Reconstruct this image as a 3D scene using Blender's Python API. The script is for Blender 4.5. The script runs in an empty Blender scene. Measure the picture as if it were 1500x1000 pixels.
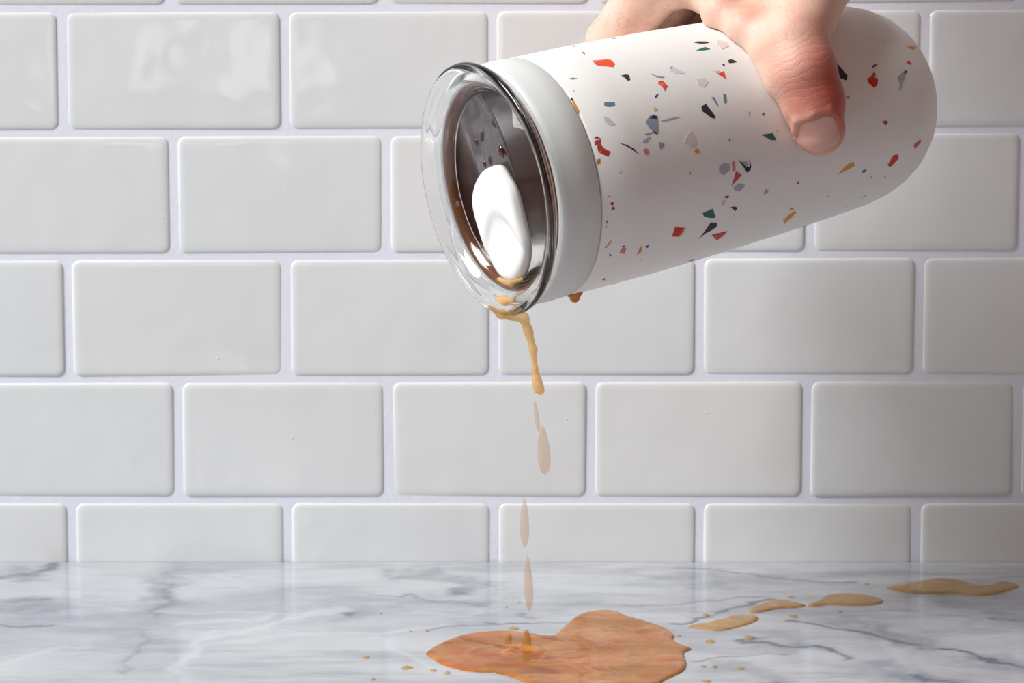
import bpy, bmesh, math, random
import numpy as np
from mathutils import Vector

random.seed(4)
rng = np.random.default_rng(7)
sc = bpy.context.scene
COL = sc.collection

# ------------------------------------------------------------------ camera
F = 3000.0                      # focal length in pixels of the 1500 px wide frame
D = 0.90                        # camera to tiled wall, metres
PIT = math.atan(265 / 3000)
H = D * math.tan(math.atan(323 / 3000) + PIT)
CAM = np.array([0.0, -D, H])
FW = np.array([0, math.cos(PIT), -math.sin(PIT)])
UP = np.array([0, math.sin(PIT), math.cos(PIT)])
RT = np.array([1.0, 0, 0])
cd = bpy.data.cameras.new('camera')
cam = bpy.data.objects.new('camera', cd)
COL.objects.link(cam)
cam.location = CAM
cam.rotation_euler = (math.pi / 2 - PIT, 0, 0)
cd.sensor_width = 36
cd.lens = 36 * F / 1500
cd.clip_start = 0.02
cd.dof.use_dof = True
cd.dof.focus_distance = 0.75
cd.dof.aperture_fstop = 22
sc.camera = cam

# ------------------------------------------------------------------ world, lights, exposure
w = bpy.data.worlds.new('room_light')
sc.world = w
w.use_nodes = True
w.node_tree.nodes['Background'].inputs[0].default_value = (0.94, 0.97, 1.0, 1)
w.node_tree.nodes['Background'].inputs[1].default_value = 0.16

def area(name, loc, target, sx, sy, power, col=(1, 1, 1)):
    l = bpy.data.lights.new(name, 'AREA')
    l.shape = 'RECTANGLE'
    l.size, l.size_y, l.energy, l.color = sx, sy, power, col
    o = bpy.data.objects.new(name, l)
    COL.objects.link(o)
    o.location = loc
    o.rotation_euler = (Vector(target) - Vector(loc)).to_track_quat('-Z', 'Y').to_euler()
    return o
area('window_light', (-1.95, -1.05, 2.2), (0.05, -0.12, 0.1), 1.4, 1.4, 121.0, (1.0, 0.995, 0.985))
area('far_window_light', (-0.40, -2.28, 0.36), (-0.1, 0, 0.33), 0.13, 0.17, 0.17, (1.0, 0.98, 0.95))
area('far_window_light', (-0.58, -2.28, 0.36), (-0.1, 0, 0.33), 0.09, 0.17, 0.115, (1.0, 0.98, 0.95))

sc.view_settings.view_transform = 'Standard'
sc.view_settings.look = 'None'
sc.view_settings.gamma = 1
sc.view_settings.use_curve_mapping = False
sc.view_settings.exposure = 0.12
sc.cycles.max_bounces = 16
sc.cycles.transmission_bounces = 14
sc.cycles.transparent_max_bounces = 24

# ------------------------------------------------------------------ geometry helpers
def ray(x, y):
    d = FW + RT * ((x - 750) / F) + UP * ((500 - y) / F)
    return d / np.linalg.norm(d)
def at_depth(x, y, depth):
    """point on the sight line of a photo pixel at a distance (along Y) from the camera"""
    d = ray(x, y)
    return CAM + d * (depth / d[1])
def on_wall(x, y):
    return at_depth(x, y, D)
def on_counter(x, y):
    d = ray(x, y)
    return CAM + d * (-CAM[2] / d[2])

def srgb(r, g, b):
    return tuple(((c / 255) / 12.92 if c / 255 <= 0.04045 else ((c / 255 + 0.055) / 1.055) ** 2.4) for c in (r, g, b)) + (1.0,)

def mesh_obj(name, verts, faces, mat=None, parent=None, smooth=True):
    me = bpy.data.meshes.new(name)
    me.from_pydata([tuple(v) for v in verts], [], [tuple(f) for f in faces])
    me.validate()
    if smooth:
        me.polygons.foreach_set('use_smooth', [True] * len(me.polygons))
    if mat:
        me.materials.append(mat)
    me.update()
    o = bpy.data.objects.new(name, me)
    COL.objects.link(o)
    if parent:
        o.parent = parent
    return o

def tag(o, label, cat, group=None, kind=None):
    o['label'] = label
    o['category'] = cat
    if group:
        o['group'] = group
    if kind:
        o['kind'] = kind
    return o

def fix_normals(o):
    bm = bmesh.new()
    bm.from_mesh(o.data)
    bmesh.ops.recalc_face_normals(bm, faces=bm.faces)
    bm.to_mesh(o.data)
    bm.free()

def lathe(name, prof, mat, parent, frame, n=96, closed=True):
    """prof: list of (r, s); revolved round the frame's axis"""
    c, a, f, u = frame
    V, Fc, rings = [], [], []
    for r, s in prof:
        if r < 1e-7:
            rings.append([len(V)])
            V.append(c + a * s)
        else:
            k = len(V)
            for i in range(n):
                t = 2 * math.pi * i / n
                V.append(c + a * s + r * (math.cos(t) * f + math.sin(t) * u))
            rings.append(list(range(k, k + n)))
    m = len(rings)
    for j in range(m if closed else m - 1):
        A, B = rings[j], rings[(j + 1) % m]
        if len(A) == 1 and len(B) == 1:
            continue
        for i in range(n):
            i2 = (i + 1) % n
            if len(A) == 1:
                Fc.append((A[0], B[i], B[i2]))
            elif len(B) == 1:
                Fc.append((A[i], B[0], A[i2]))
            else:
                Fc.append((A[i], B[i], B[i2], A[i2]))
    o = mesh_obj(name, V, Fc, mat, parent)
    fix_normals(o)
    return o

def surface_nets(fn, lo, hi, h):
    """polygonise the zero level of fn(points) on a grid of step h"""
    lo, hi = np.array(lo, float), np.array(hi, float)
    n = np.ceil((hi - lo) / h).astype(int) + 1
    ax = [lo[i] + h * np.arange(n[i]) for i in range(3)]
    G = np.stack(np.meshgrid(*ax, indexing='ij'), -1)
    Fv = np.empty(n)
    for i in range(n[0]):
        Fv[i] = fn(G[i].reshape(-1, 3)).reshape(n[1], n[2])
    S = Fv < 0
    m = n - 1
    cnt = np.zeros(m)
    pos = np.zeros(tuple(m) + (3,))
    corners = [(i, j, k) for i in (0, 1) for j in (0, 1) for k in (0, 1)]
    def sub(A, c):
        return A[c[0]:c[0] + m[0], c[1]:c[1] + m[1], c[2]:c[2] + m[2]]
    for c in corners:
        for d in range(3):
            if c[d]:
                continue
            c2 = list(c); c2[d] = 1
            a, b = sub(Fv, c), sub(Fv, c2)
            x = (a < 0) != (b < 0)
            t = np.where(x, a / np.where(x, a - b, 1), 0)
            for e in range(3):
                pos[..., e] += np.where(x, c[e] + (t if e == d else 0), 0)
            cnt += x
    act = cnt > 0
    idx = -np.ones(m, int)
    idx[act] = np.arange(act.sum())
    ii = np.argwhere(act)
    V = lo + h * (ii + pos[act] / cnt[act][:, None])
    quads = []
    for d in range(3):
        e, f = (d + 1) % 3, (d + 2) % 3
        sl1 = [slice(None)] * 3; sl2 = [slice(None)] * 3
        sl1[d] = slice(0, -1); sl2[d] = slice(1, None)
        A, B = S[tuple(sl1)], S[tuple(sl2)]
        P = np.argwhere(A != B)
        ok = (P[:, e] > 0) & (P[:, f] > 0) & (P[:, e] < m[e]) & (P[:, f] < m[f])
        P = P[ok]
        fl = A[tuple(P.T)]
        def cell(de, df):
            Q = P.copy(); Q[:, e] -= de; Q[:, f] -= df
            return idx[tuple(Q.T)]
        q = np.stack([cell(1, 1), cell(0, 1), cell(0, 0), cell(1, 0)], 1)
        q[~fl] = q[~fl][:, ::-1]
        quads.append(q)
    return V, np.concatenate(quads)

def cone_sdf(p, a, b, ra, rb):
    a, b = np.asarray(a), np.asarray(b)
    ab = b - a
    t = np.clip(((p - a) @ ab) / max(ab @ ab, 1e-12), 0, 1)
    return np.linalg.norm(p - a - t[:, None] * ab, axis=1) - (ra + (rb - ra) * t)
def chain_sdf(p, pts, rad):
    d = None
    for i in range(len(pts) - 1):
        e = cone_sdf(p, pts[i], pts[i + 1], rad[i], rad[i + 1])
        d = e if d is None else smin(d, e, 0.0015)
    return d
def smin(a, b, k):
    h = np.clip(0.5 + 0.5 * (b - a) / k, 0, 1)
    return b + (a - b) * h - k * h * (1 - h)
def smax(a, b, k):
    return -smin(-a, -b, k)

# ------------------------------------------------------------------ material helpers
class NT:
    def __init__(self, name):
        self.m = bpy.data.materials.new(name)
        self.m.use_nodes = True
        self.t = self.m.node_tree
        self.b = self.t.nodes['Principled BSDF']
        self.out = self.t.nodes['Material Output']
    def n(self, kind, **kw):
        nd = self.t.nodes.new(kind)
        for k, v in kw.items():
            setattr(nd, k, v)
        return nd
    def l(self, a, b):
        self.t.links.new(a, b)
    def set(self, **kw):
        for k, v in kw.items():
            self.b.inputs[k.replace('_', ' ')].default_value = v
        return self
    def coord(self, scale=(1, 1, 1)):
        tc = self.n('ShaderNodeTexCoord')
        mp = self.n('ShaderNodeMapping')
        mp.inputs['Scale'].default_value = scale
        self.l(tc.outputs['Object'], mp.inputs[0])
        return mp.outputs[0]
    def noise(self, vec, scale, detail=3, rough=0.5, dist=0.0):
        nd = self.n('ShaderNodeTexNoise')
        nd.inputs['Scale'].default_value = scale
        nd.inputs['Detail'].default_value = detail
        nd.inputs['Roughness'].default_value = rough
        nd.inputs['Distortion'].default_value = dist
        self.l(vec, nd.inputs['Vector'])
        return nd.outputs['Fac']
    def ramp(self, fac, stops, interp='LINEAR'):
        nd = self.n('ShaderNodeValToRGB')
        cr = nd.color_ramp
        cr.interpolation = interp
        while len(cr.elements) < len(stops):
            cr.elements.new(0.5)
        for e, (p, c) in zip(cr.elements, stops):
            e.position = p
            e.color = c if len(c) == 4 else tuple(c) + (1,)
        self.l(fac, nd.inputs[0])
        return nd.outputs[0]
    def mix(self, fac, a, b, blend='MIX'):
        nd = self.n('ShaderNodeMix', data_type='RGBA', blend_type=blend)
        for s, v in ((nd.inputs[0], fac), (nd.inputs[6], a), (nd.inputs[7], b)):
            if hasattr(v, 'links'):
                self.l(v, s)
            else:
                s.default_value = v
        return nd.outputs[2]
    def math(self, op, a, b=None, c=None, clamp=False):
        nd = self.n('ShaderNodeMath', operation=op, use_clamp=clamp)
        for i, v in enumerate((a, b, c)):
            if v is None:
                continue
            if hasattr(v, 'links'):
                self.l(v, nd.inputs[i])
            else:
                nd.inputs[i].default_value = v
        return nd.outputs[0]
    def bump(self, height, strength=0.2, dist=0.001):
        nd = self.n('ShaderNodeBump')
        nd.inputs['Strength'].default_value = strength
        nd.inputs['Distance'].default_value = dist
        self.l(height, nd.inputs['Height'])
        self.l(nd.outputs[0], self.b.inputs['Normal'])
        return nd

def plain(name, col, rough=0.5, spec=0.5, sss=0.0, bump=0.0, bscale=900):
    t = NT(name)
    vec = t.coord()
    c = t.mix(t.noise(vec, 60, 2), tuple(x * 0.96 for x in col[:3]) + (1,), col)
    t.l(c, t.b.inputs['Base Color'])
    t.set(Roughness=rough, Specular_IOR_Level=spec)
    if sss:
        t.b.inputs['Subsurface Weight'].default_value = sss
        t.b.inputs['Subsurface Radius'].default_value = (0.004, 0.003, 0.0025)
        t.b.inputs['Subsurface Scale'].default_value = 0.5
    if bump:
        t.bump(t.noise(vec, bscale, 2), bump, 0.0002)
    return t.m

# ------------------------------------------------------------------ wall: grout bed and one object for each tile
def tile_material():
    t = NT('glazed_white_tile')
    oi = t.n('ShaderNodeObjectInfo')
    sh = t.n('ShaderNodeVectorMath', operation='ADD')          # every tile takes its own piece of the pattern
    sc3 = t.n('ShaderNodeVectorMath', operation='SCALE')
    sc3.inputs[0].default_value = (7.3, 3.1, 5.7)
    t.l(oi.outputs['Random'], sc3.inputs['Scale'])
    t.l(t.coord(), sh.inputs[0]); t.l(sc3.outputs[0], sh.inputs[1])
    vec = sh.outputs[0]
    c1 = t.mix(t.noise(vec, 14, 3), srgb(230, 232, 232), srgb(234, 236, 236))
    c2 = t.mix(t.math('MULTIPLY', oi.outputs['Random'], 0.5), c1, srgb(226, 232, 235))
    v = t.n('ShaderNodeTexVoronoi')
    v.inputs['Scale'].default_value = 85
    t.l(vec, v.inputs['Vector'])
    sp = t.ramp(v.outputs['Distance'], [(0.0, (1, 1, 1)), (0.045, (0.8, 0.8, 0.8)), (0.06, (0, 0, 0))])
    gate = t.ramp(t.noise(vec, 31, 1), [(0.56, (0, 0, 0)), (0.6, (1, 1, 1))])
    pim = t.mix(1.0, sp, gate, 'MULTIPLY')
    t.l(c2, t.b.inputs['Base Color'])
    t.set(Roughness=0.07, Specular_IOR_Level=0.5)
    wav = t.noise(vec, 22, 2)
    pr = t.n('ShaderNodeSeparateColor')
    t.l(pim, pr.inputs[0])
    hgt = t.math('ADD', wav, t.math('MULTIPLY', pr.outputs[0], 0.35))
    hgt = t.math('ADD', hgt, t.math('MULTIPLY', t.noise(vec, 260, 2), 0.015))
    t.bump(hgt, 0.3, 0.003)
    return t.m
def grout_material():
    t = NT('white_grout')
    vec = t.coord()
    t.l(t.mix(t.noise(vec, 120, 4), srgb(232, 236, 248), srgb(240, 244, 254)), t.b.inputs['Base Color'])
    t.set(Roughness=0.75, Specular_IOR_Level=0.25)
    t.bump(t.noise(vec, 500, 4), 0.25, 0.0006)
    return t.m
M_TILE, M_GROUT = tile_material(), grout_material()

wx0, wx1, wz0, wz1 = -0.62, 0.62, -0.06, 0.48
wall = mesh_obj('wall_back', [(x, y, z) for y in (0.00058, 0.03) for x, z in ((wx0, wz0), (wx1, wz0), (wx1, wz1), (wx0, wz1))],
                [(0, 1, 2, 3), (7, 6, 5, 4), (0, 4, 5, 1), (1, 5, 6, 2), (2, 6, 7, 3), (3, 7, 4, 0)], M_GROUT, smooth=False)
fix_normals(wall)
wall['kind'] = 'structure'
wall['label'] = 'white tiled kitchen wall with pale grout behind the tumbler'

side = mesh_obj('added_wall_right', [(x, y, z) for x in (0.72, 0.76) for y, z in ((-2.36, -0.9), (0.03, -0.9), (0.03, 1.5), (-2.36, 1.5))],
                [(0, 1, 2, 3), (7, 6, 5, 4), (0, 4, 5, 1), (1, 5, 6, 2), (2, 6, 7, 3), (3, 7, 4, 0)],
                plain('warm_bounce_brown', srgb(108, 66, 42), 0.7, 0.3), smooth=False)  # unseen wall added to block light from the right; brown warms its bounce
fix_normals(side)
side['kind'] = 'structure'
side['label'] = 'added unseen brown side wall that dims and warms the light on the right'

front = mesh_obj('added_wall_front', [(x, y, z) for y in (-2.40, -2.36) for x, z in ((-0.75, -0.9), (0.76, -0.9), (0.76, 1.5), (-0.75, 1.5))],
                 [(0, 1, 2, 3), (7, 6, 5, 4), (0, 4, 5, 1), (1, 5, 6, 2), (2, 6, 7, 3), (3, 7, 4, 0)], side.data.materials[0], smooth=False)  # unseen wall added to cut ambient light from behind the camera
fix_normals(front)
front['kind'] = 'structure'
front['label'] = 'added unseen brown wall behind the viewer that dims the front light'

# grout lines in the photograph: (y at left edge, y at right edge), (joint x positions, middle row y)
HL = [(13.5, 9), (196, 190), (377, 372.5), (556.5, 553), (732.5, 732.5)]
PIT_X, PIT_Z = 0.0932, 0.0537
lines = []
for yl, yr in HL:
    a, b = on_wall(0, yl), on_wall(1500, yr)
    lines.append((a[2], (b[2] - a[2]) / (b[0] - a[0]), a[0]))
def zline(k, x):
    if k < 0:
        z, m, x0 = lines[0]
        return z + m * (x - x0) - k * PIT_Z
    if k >= len(lines):
        z, m, x0 = lines[-1]
        return z + m * (x - x0) - (k - len(lines) + 1) * PIT_Z
    z, m, x0 = lines[k]
    return z + m * (x - x0)
ROWS = [(-60, [248, 561, 869, 1181, 1500]), (104, [91, 417, 721.5, 1040, 1355]), (286, [254.5, 565.5, 872, 1186.5, 1499]),
        (466, [100, 419.5, 723, 1024.5, 1346]), (645, [261, 568.5, 865, 1181.5, 1491]), (779, [105, 421.5, 724, 1024.5, 1342.5])]

def make_tile(x0, x1, zt0, zt1, zb0, zb1):
    """rounded rectangle, top line zt0..zt1, bottom line zb0..zb1, with a soft pillowed edge"""
    g, gz = 0.0019, 0.0014
    cx, cz = (x0 + x1) / 2, (zt0 + zb0) / 2
    def outline(ins, rad):
        P = []
        cs = [(x1 - g - ins, (zt1 - gz - ins), 0), (x0 + g + ins, zt0 - gz - ins, 90),
              (x0 + g + ins, zb0 + gz + ins, 180), (x1 - g - ins, zb1 + gz + ins, 270)]
        for (px, pz, a0) in cs:
            sx = -1 if a0 in (0, 270) else 1
            sz = -1 if a0 in (0, 90) else 1
            for k in range(5):
                t = math.radians(a0 + 22.5 * k)
                P.append((px + sx * rad + rad * math.cos(t), pz + sz * rad + rad * math.sin(t)))
        return P
    rings = [(0, 0.0034, 0.0009), (0.0002, 0.0034, 0.00048), (0.0009, 0.0030, 0.00021), (0.0020, 0.0026, 0.00005), (0.0036, 0.0024, 0.0)]
    V, Fc = [], []
    for ins, rad, y in rings:
        V += [(px - cx, y, pz - cz) for px, pz in outline(ins, rad)]
    n = 20
    for r in range(len(rings) - 1):
        for i in range(n):
            j = (i + 1) % n
            Fc.append((r * n + i, r * n + j, (r + 1) * n + j, (r + 1) * n + i))
    Fc.append(tuple((len(rings) - 1) * n + i for i in range(n)))
    o = mesh_obj('tile', V, Fc, M_TILE, wall)
    o.location = (cx, 0, cz)
    o.rotation_euler = (rng.normal(0, 0.0035), 0, rng.normal(0, 0.0035))
    fix_normals(o)
    for p in o.data.polygons:            # faces look out of the wall
        pass
    return o

def row_joints(k):
    if 0 <= k < len(ROWS):
        y, xs = ROWS[k]
        X = [on_wall(x, y)[0] for x in xs]
    else:
        base = row_joints(k + 2 if k < 0 else k - 2)
        return base
    while X[0] > wx0 + PIT_X:
        X.insert(0, X[0] - PIT_X)
    while X[-1] < wx1 - PIT_X:
        X.append(X[-1] + PIT_X)
    return X
for k in range(-2, 6):
    X = row_joints(k)
    for i in range(len(X) - 1):
        a, b = X[i], X[i + 1]
        make_tile(a, b, zline(k - 1, a), zline(k - 1, b), zline(k, a), zline(k, b))

# ------------------------------------------------------------------ marble worktop
def marble_material():
    t = NT('veined_marble')
    tc = t.n('ShaderNodeTexCoord')
    P = tc.outputs['Object']
    # gently wandering coordinates so that no vein is straight
    def warp(src, scale, amt, detail):
        nd = t.n('ShaderNodeTexNoise')
        nd.inputs['Scale'].default_value = scale
        nd.inputs['Detail'].default_value = detail
        t.l(src, nd.inputs['Vector'])
        sb = t.n('ShaderNodeVectorMath', operation='SUBTRACT')
        t.l(nd.outputs['Color'], sb.inputs[0])
        sb.inputs[1].default_value = (0.5, 0.5, 0.5)
        ms = t.n('ShaderNodeVectorMath', operation='SCALE')
        t.l(sb.outputs[0], ms.inputs[0])
        ms.inputs['Scale'].default_value = amt
        ad = t.n('ShaderNodeVectorMath', operation='ADD')
        t.l(src, ad.inputs[0])
        t.l(ms.outputs[0], ad.inputs[1])
        return ad.outputs[0]
    W = warp(P, 28, 0.012, 5)
    W2 = warp(P, 9, 0.08, 4)
    mp = t.n('ShaderNodeMapping')
    mp.inputs['Rotation'].default_value = (0, 0, 0.35)
    mp.inputs['Scale'].default_value = (0.55, 1.2, 1)
    t.l(W2, mp.inputs[0])
    cloud = t.noise(mp.outputs[0], 11, 6, 0.6)
    base = t.ramp(cloud, [(0.30, srgb(150, 155, 166)), (0.44, srgb(174, 178, 185)), (0.56, srgb(190, 194, 199)), (0.75, srgb(183, 187, 193))])
    # faint background veins: ridged noise
    def ridge(scale, wdt, seed):
        m2 = t.n('ShaderNodeMapping')
        m2.inputs['Location'].default_value = (seed, seed * 0.7, 0)
        m2.inputs['Rotation'].default_value = (0, 0, 0.3)
        m2.inputs['Scale'].default_value = (0.6, 1.3, 1)
        t.l(W, m2.inputs[0])
        nz = t.noise(m2.outputs[0], scale, 3, 0.45, 0.6)
        ab = t.math('ABSOLUTE', t.math('SUBTRACT', nz, 0.5))
        return t.ramp(ab, [(0.0, (1, 1, 1)), (wdt, (0, 0, 0))], 'EASE')
    gate = t.ramp(t.noise(W2, 7, 2), [(0.45, (0, 0, 0)), (0.62, (1, 1, 1))])
    f1 = t.mix(1.0, ridge(9, 0.02, 3.1), gate, 'MULTIPLY')
    base = t.mix(t.math('MULTIPLY', f1, 0.35), base, srgb(146, 151, 163))
    base = t.mix(t.math('MULTIPLY', ridge(7, 0.012, 8.7), 0.5), base, srgb(194, 199, 205))
    # the veins one can point to are laid out on the slab itself (see below)
    def attr(nm):
        nd = t.n('ShaderNodeAttribute', attribute_name=nm)
        return nd.outputs['Fac']
    br = t.math('ADD', -0.15, t.math('MULTIPLY', t.noise(W, 55, 5, 0.65), 2.3))
    mp3 = t.n('ShaderNodeMapping')
    mp3.inputs['Rotation'].default_value = (0, 0, 0.45)
    mp3.inputs['Scale'].default_value = (0.35, 1.5, 1)
    t.l(W, mp3.inputs[0])
    smoke = t.ramp(t.noise(mp3.outputs[0], 22, 6, 0.62), [(0.50, (0, 0, 0)), (0.72, (1, 1, 1))])
    base = t.mix(t.math('MULTIPLY', smoke, 0.8), base, srgb(124, 129, 142))
    base = t.mix(t.math('MULTIPLY', attr('vein_soft'), t.math('MULTIPLY', br, 1.3), clamp=True), base, srgb(128, 133, 145))
    base = t.mix(t.math('MULTIPLY', attr('vein_white'), 0.8), base, srgb(204, 209, 215))
    base = t.mix(t.math('MULTIPLY', attr('vein_dark'), t.math('MULTIPLY', br, 1.35), clamp=True), base, srgb(96, 101, 114))
    t.l(base, t.b.inputs['Base Color'])
    t.set(Roughness=0.13, Specular_IOR_Level=0.5)
    t.bump(t.noise(P, 120, 3), 0.06, 0.0005)
    return t.m

cx0, cx1, cy0, cy1 = -0.62, 0.62, -0.66, -0.0004
def value_noise(P, scale, seed, octaves=3):
    r_ = np.random.default_rng(seed)
    out = np.zeros(len(P)); amp = 1.0
    for o_ in range(octaves):
        lat = r_.uniform(-1, 1, (64, 64))
        q = P * scale * 2 ** o_
        i0 = np.floor(q).astype(int); f_ = q - i0; f_ = f_ * f_ * (3 - 2 * f_)
        g_ = lambda dx, dy: lat[(i0[:, 0] + dx) % 64, (i0[:, 1] + dy) % 64]
        out += amp * ((g_(0, 0) * (1 - f_[:, 0]) + g_(1, 0) * f_[:, 0]) * (1 - f_[:, 1]) + (g_(0, 1) * (1 - f_[:, 0]) + g_(1, 1) * f_[:, 0]) * f_[:, 1])
        amp *= 0.55
    return out
soft = [([(-40, 845), (40, 842)], 0.012, 0.5), ([(-40, 890), (30, 888)], 0.022, 0.75), ([(268, 829), (246, 862), (232, 900)], 0.008, 0.55),
        ([(228, 905), (190, 975)], 0.007, 0.25), ([(600, 838), (668, 842), (680, 868)], 0.008, 0.5), ([(480, 893), (540, 895)], 0.010, 0.35),
        ([(980, 845), (1060, 850)], 0.016, 0.5), ([(1235, 908), (1330, 938)], 0.013, 0.6), ([(1390, 872), (1490, 896)], 0.016, 0.55),
        ([(1030, 950), (1180, 940)], 0.012, 0.4), ([(1040, 975), (1160, 1000)], 0.010, 0.4), ([(1280, 975), (1420, 1002)], 0.008, 0.5),
        ([(680, 905), (840, 890)], 0.007, 0.3), ([(1470, 975), (1540, 990)], 0.012, 0.4), ([(540, 880), (700, 880)], 0.012, 0.25)]
thin = [([(-30, 848), (0, 846), (45, 840), (80, 826)], 0.0042, 0.8), ([(-30, 877), (62, 875)], 0.004, 0.5), ([(-20, 917), (58, 915)], 0.0025, 0.7),
        ([(255, 855), (236, 892), (228, 903)], 0.003, 0.45), ([(545, 868), (590, 873), (650, 881), (720, 888)], 0.0016, 0.45),
        ([(503, 898), (510, 899)], 0.0045, 0.7), ([(636, 923), (680, 914), (760, 912)], 0.0018, 0.55), ([(720, 908), (760, 912), (830, 914)], 0.0018, 0.6),
        ([(775, 899), (790, 905)], 0.003, 0.6), ([(672, 862), (678, 868)], 0.004, 0.55), ([(985, 831), (1070, 836), (1150, 850), (1250, 852)], 0.0022, 0.5),
        ([(900, 886), (960, 887), (1010, 880)], 0.0015, 0.4), ([(980, 913), (1050, 903), (1090, 890), (1125, 879)], 0.0026, 0.75),
        ([(1160, 909), (1205, 919), (1260, 927), (1320, 938)], 0.0024, 0.7), ([(1330, 940), (1345, 941)], 0.0025, 0.7),
        ([(1085, 934), (1140, 943), (1190, 948), (1232, 963)], 0.0028, 0.8), ([(1005, 968), (1060, 962), (1130, 955)], 0.0015, 0.55),
        ([(1366, 950), (1402, 956), (1430, 963), (1500, 978)], 0.0022, 0.75), ([(1340, 990), (1400, 1002)], 0.003, 0.6), ([(1450, 902), (1475, 903)], 0.003, 0.6),
        ([(985, 881), (1040, 876), (1120, 875)], 0.002, 0.45), ([(1140, 1000), (1300, 1040)], 0.003, 0.6), ([(60, 1040), (300, 1010)], 0.003, 0.5),
        ([(215, 925), (205, 950), (180, 985)], 0.0018, 0.3)]
white = [([(240, 985), (290, 947), (330, 930), (400, 912), (500, 892)], 0.0032, 0.75), ([(270, 915), (350, 908), (400, 900)], 0.0028, 0.6),
         ([(350, 942), (430, 928), (560, 925), (640, 918)], 0.0026, 0.6), ([(560, 930), (580, 952), (640, 978)], 0.0026, 0.55),
         ([(10, 975), (60, 955), (130, 945)], 0.003, 0.5), ([(1260, 905), (1330, 985)], 0.003, 0.35)]
def vein_field(P, lst, wscale):
    best = np.zeros(len(P))
    for pts, wdt, st in lst:
        P3 = [on_counter(x, y)[:2] for x, y in pts]
        d = np.full(len(P), 1e9)
        for a, b in zip(P3[:-1], P3[1:]):
            ab = b - a
            t_ = np.clip(((P - a) @ ab) / (ab @ ab), 0, 1)
            d = np.minimum(d, np.linalg.norm(P - a - t_[:, None] * ab, axis=1))
        best = np.maximum(best, st / (1 + (d / (wdt * wscale)) ** 2.6))
    return best
gx_ = np.unique(np.concatenate([np.linspace(cx0, -0.28, 60), np.linspace(-0.28, 0.28, 520), np.linspace(0.28, cx1, 60)]))
gy_ = np.unique(np.concatenate([np.linspace(cy0 + 0.003, -0.24, 80), np.linspace(-0.24, cy1, 300)]))
GX, GY = np.meshgrid(gx_, gy_, indexing='ij')
GP = np.stack([GX.ravel(), GY.ravel()], 1)
WP = GP + 0.0045 * np.stack([value_noise(GP, 60, 1, 4), value_noise(GP, 60, 2, 4)], 1)
nx_, ny_ = len(gx_), len(gy_)
ii_, jj_ = np.meshgrid(np.arange(nx_ - 1), np.arange(ny_ - 1), indexing='ij')
k0 = (ii_ * ny_ + jj_).ravel()
Q = np.stack([k0, k0 + ny_, k0 + ny_ + 1, k0 + 1], 1).tolist()
V = [(x, y, 0.0) for x, y in GP]
# sides and underside of the slab, with an eased front edge
def edge_loop(inset, z):
    return [(x, cy0 + inset, z) for x in gx_]
nb = len(V)
prevrow = [i * ny_ for i in range(nx_)]
for ins_, z_ in ((0.0009, -0.0009), (0.0, -0.003), (0.0, -0.030)):
    row = list(range(len(V), len(V) + nx_))
    V += edge_loop(ins_, z_)
    Q += [(prevrow[i], row[i], row[i + 1], prevrow[i + 1]) for i in range(nx_ - 1)]
    prevrow = row
brow = [len(V) + i for i in range(2)]
V += [(cx0, cy1, -0.03), (cx1, cy1, -0.03)]
Q += [tuple(prevrow) + (brow[1], brow[0])]
Q += [tuple([j for j in range(ny_)][::-1]) + (prevrow[0], brow[0]), tuple([(nx_ - 1) * ny_ + j for j in range(ny_)]) + (brow[1], prevrow[-1])]
Q += [tuple(i * ny_ + ny_ - 1 for i in range(nx_)) + (brow[1], brow[0])]
me = bpy.data.meshes.new('marble_countertop')
me.from_pydata(V, [], Q)
for nm_, lst_, ws_ in (('vein_soft', soft, 0.9), ('vein_white', white, 0.7), ('vein_dark', thin, 0.62)):
    at_ = me.attributes.new(nm_, 'FLOAT', 'POINT')
    vals = np.zeros(len(V), np.float32)
    vals[:len(GP)] = vein_field(WP if nm_ != 'vein_soft' else GP + 2.5 * (WP - GP), lst_, ws_)
    at_.data.foreach_set('value', vals)
me.update()
me.materials.append(marble_material())
counter = bpy.data.objects.new('marble_countertop', me)
COL.objects.link(counter)
fix_normals(counter)
tag(counter, 'white marble countertop with grey veins below the tiled wall', 'countertop')

# ------------------------------------------------------------------ tumbler
TC = np.array([-0.01076, -0.16, 0.1672])
TA = np.array([0.85248, 0.48548, 0.19389]); TA /= np.linalg.norm(TA)          # lid towards base
TF = np.array([0, -1.0, 0]); TF = TF - (TF @ TA) * TA; TF /= np.linalg.norm(TF)
TU = np.cross(TA, TF)
if TU[2] < 0: TU = -TU
FR = (TC, TA, TF, TU)
def cup_pt(s, phi, r):
    p = math.radians(phi)
    return TC + TA * s + r * (math.cos(p) * TF + math.sin(p) * TU)
PROF = [(0.0225, 0.0444), (0.04, 0.0447), (0.06, 0.0447), (0.08, 0.0443), (0.10, 0.0437), (0.12, 0.0429), (0.14, 0.0419), (0.155, 0.0411),
        (0.164, 0.0404), (0.171, 0.0394), (0.178, 0.0374), (0.184, 0.0345), (0.189, 0.0308), (0.193, 0.0265), (0.196, 0.0215), (0.198, 0.0150), (0.199, 0.008), (0.1993, 0.0)]
PS, PR = np.array([p[0] for p in PROF]), np.array([p[1] for p in PROF])
def cup_R(s):
    return np.where(s < 0.0225, 0.0444, np.where(s > 0.1993, -1.0, np.interp(s, PS, PR)))
def cup_implicit(P):
    q = P - TC
    s = q @ TA
    rho = np.linalg.norm(q - s[:, None] * TA, axis=1)
    return rho - cup_R(s)
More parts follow.
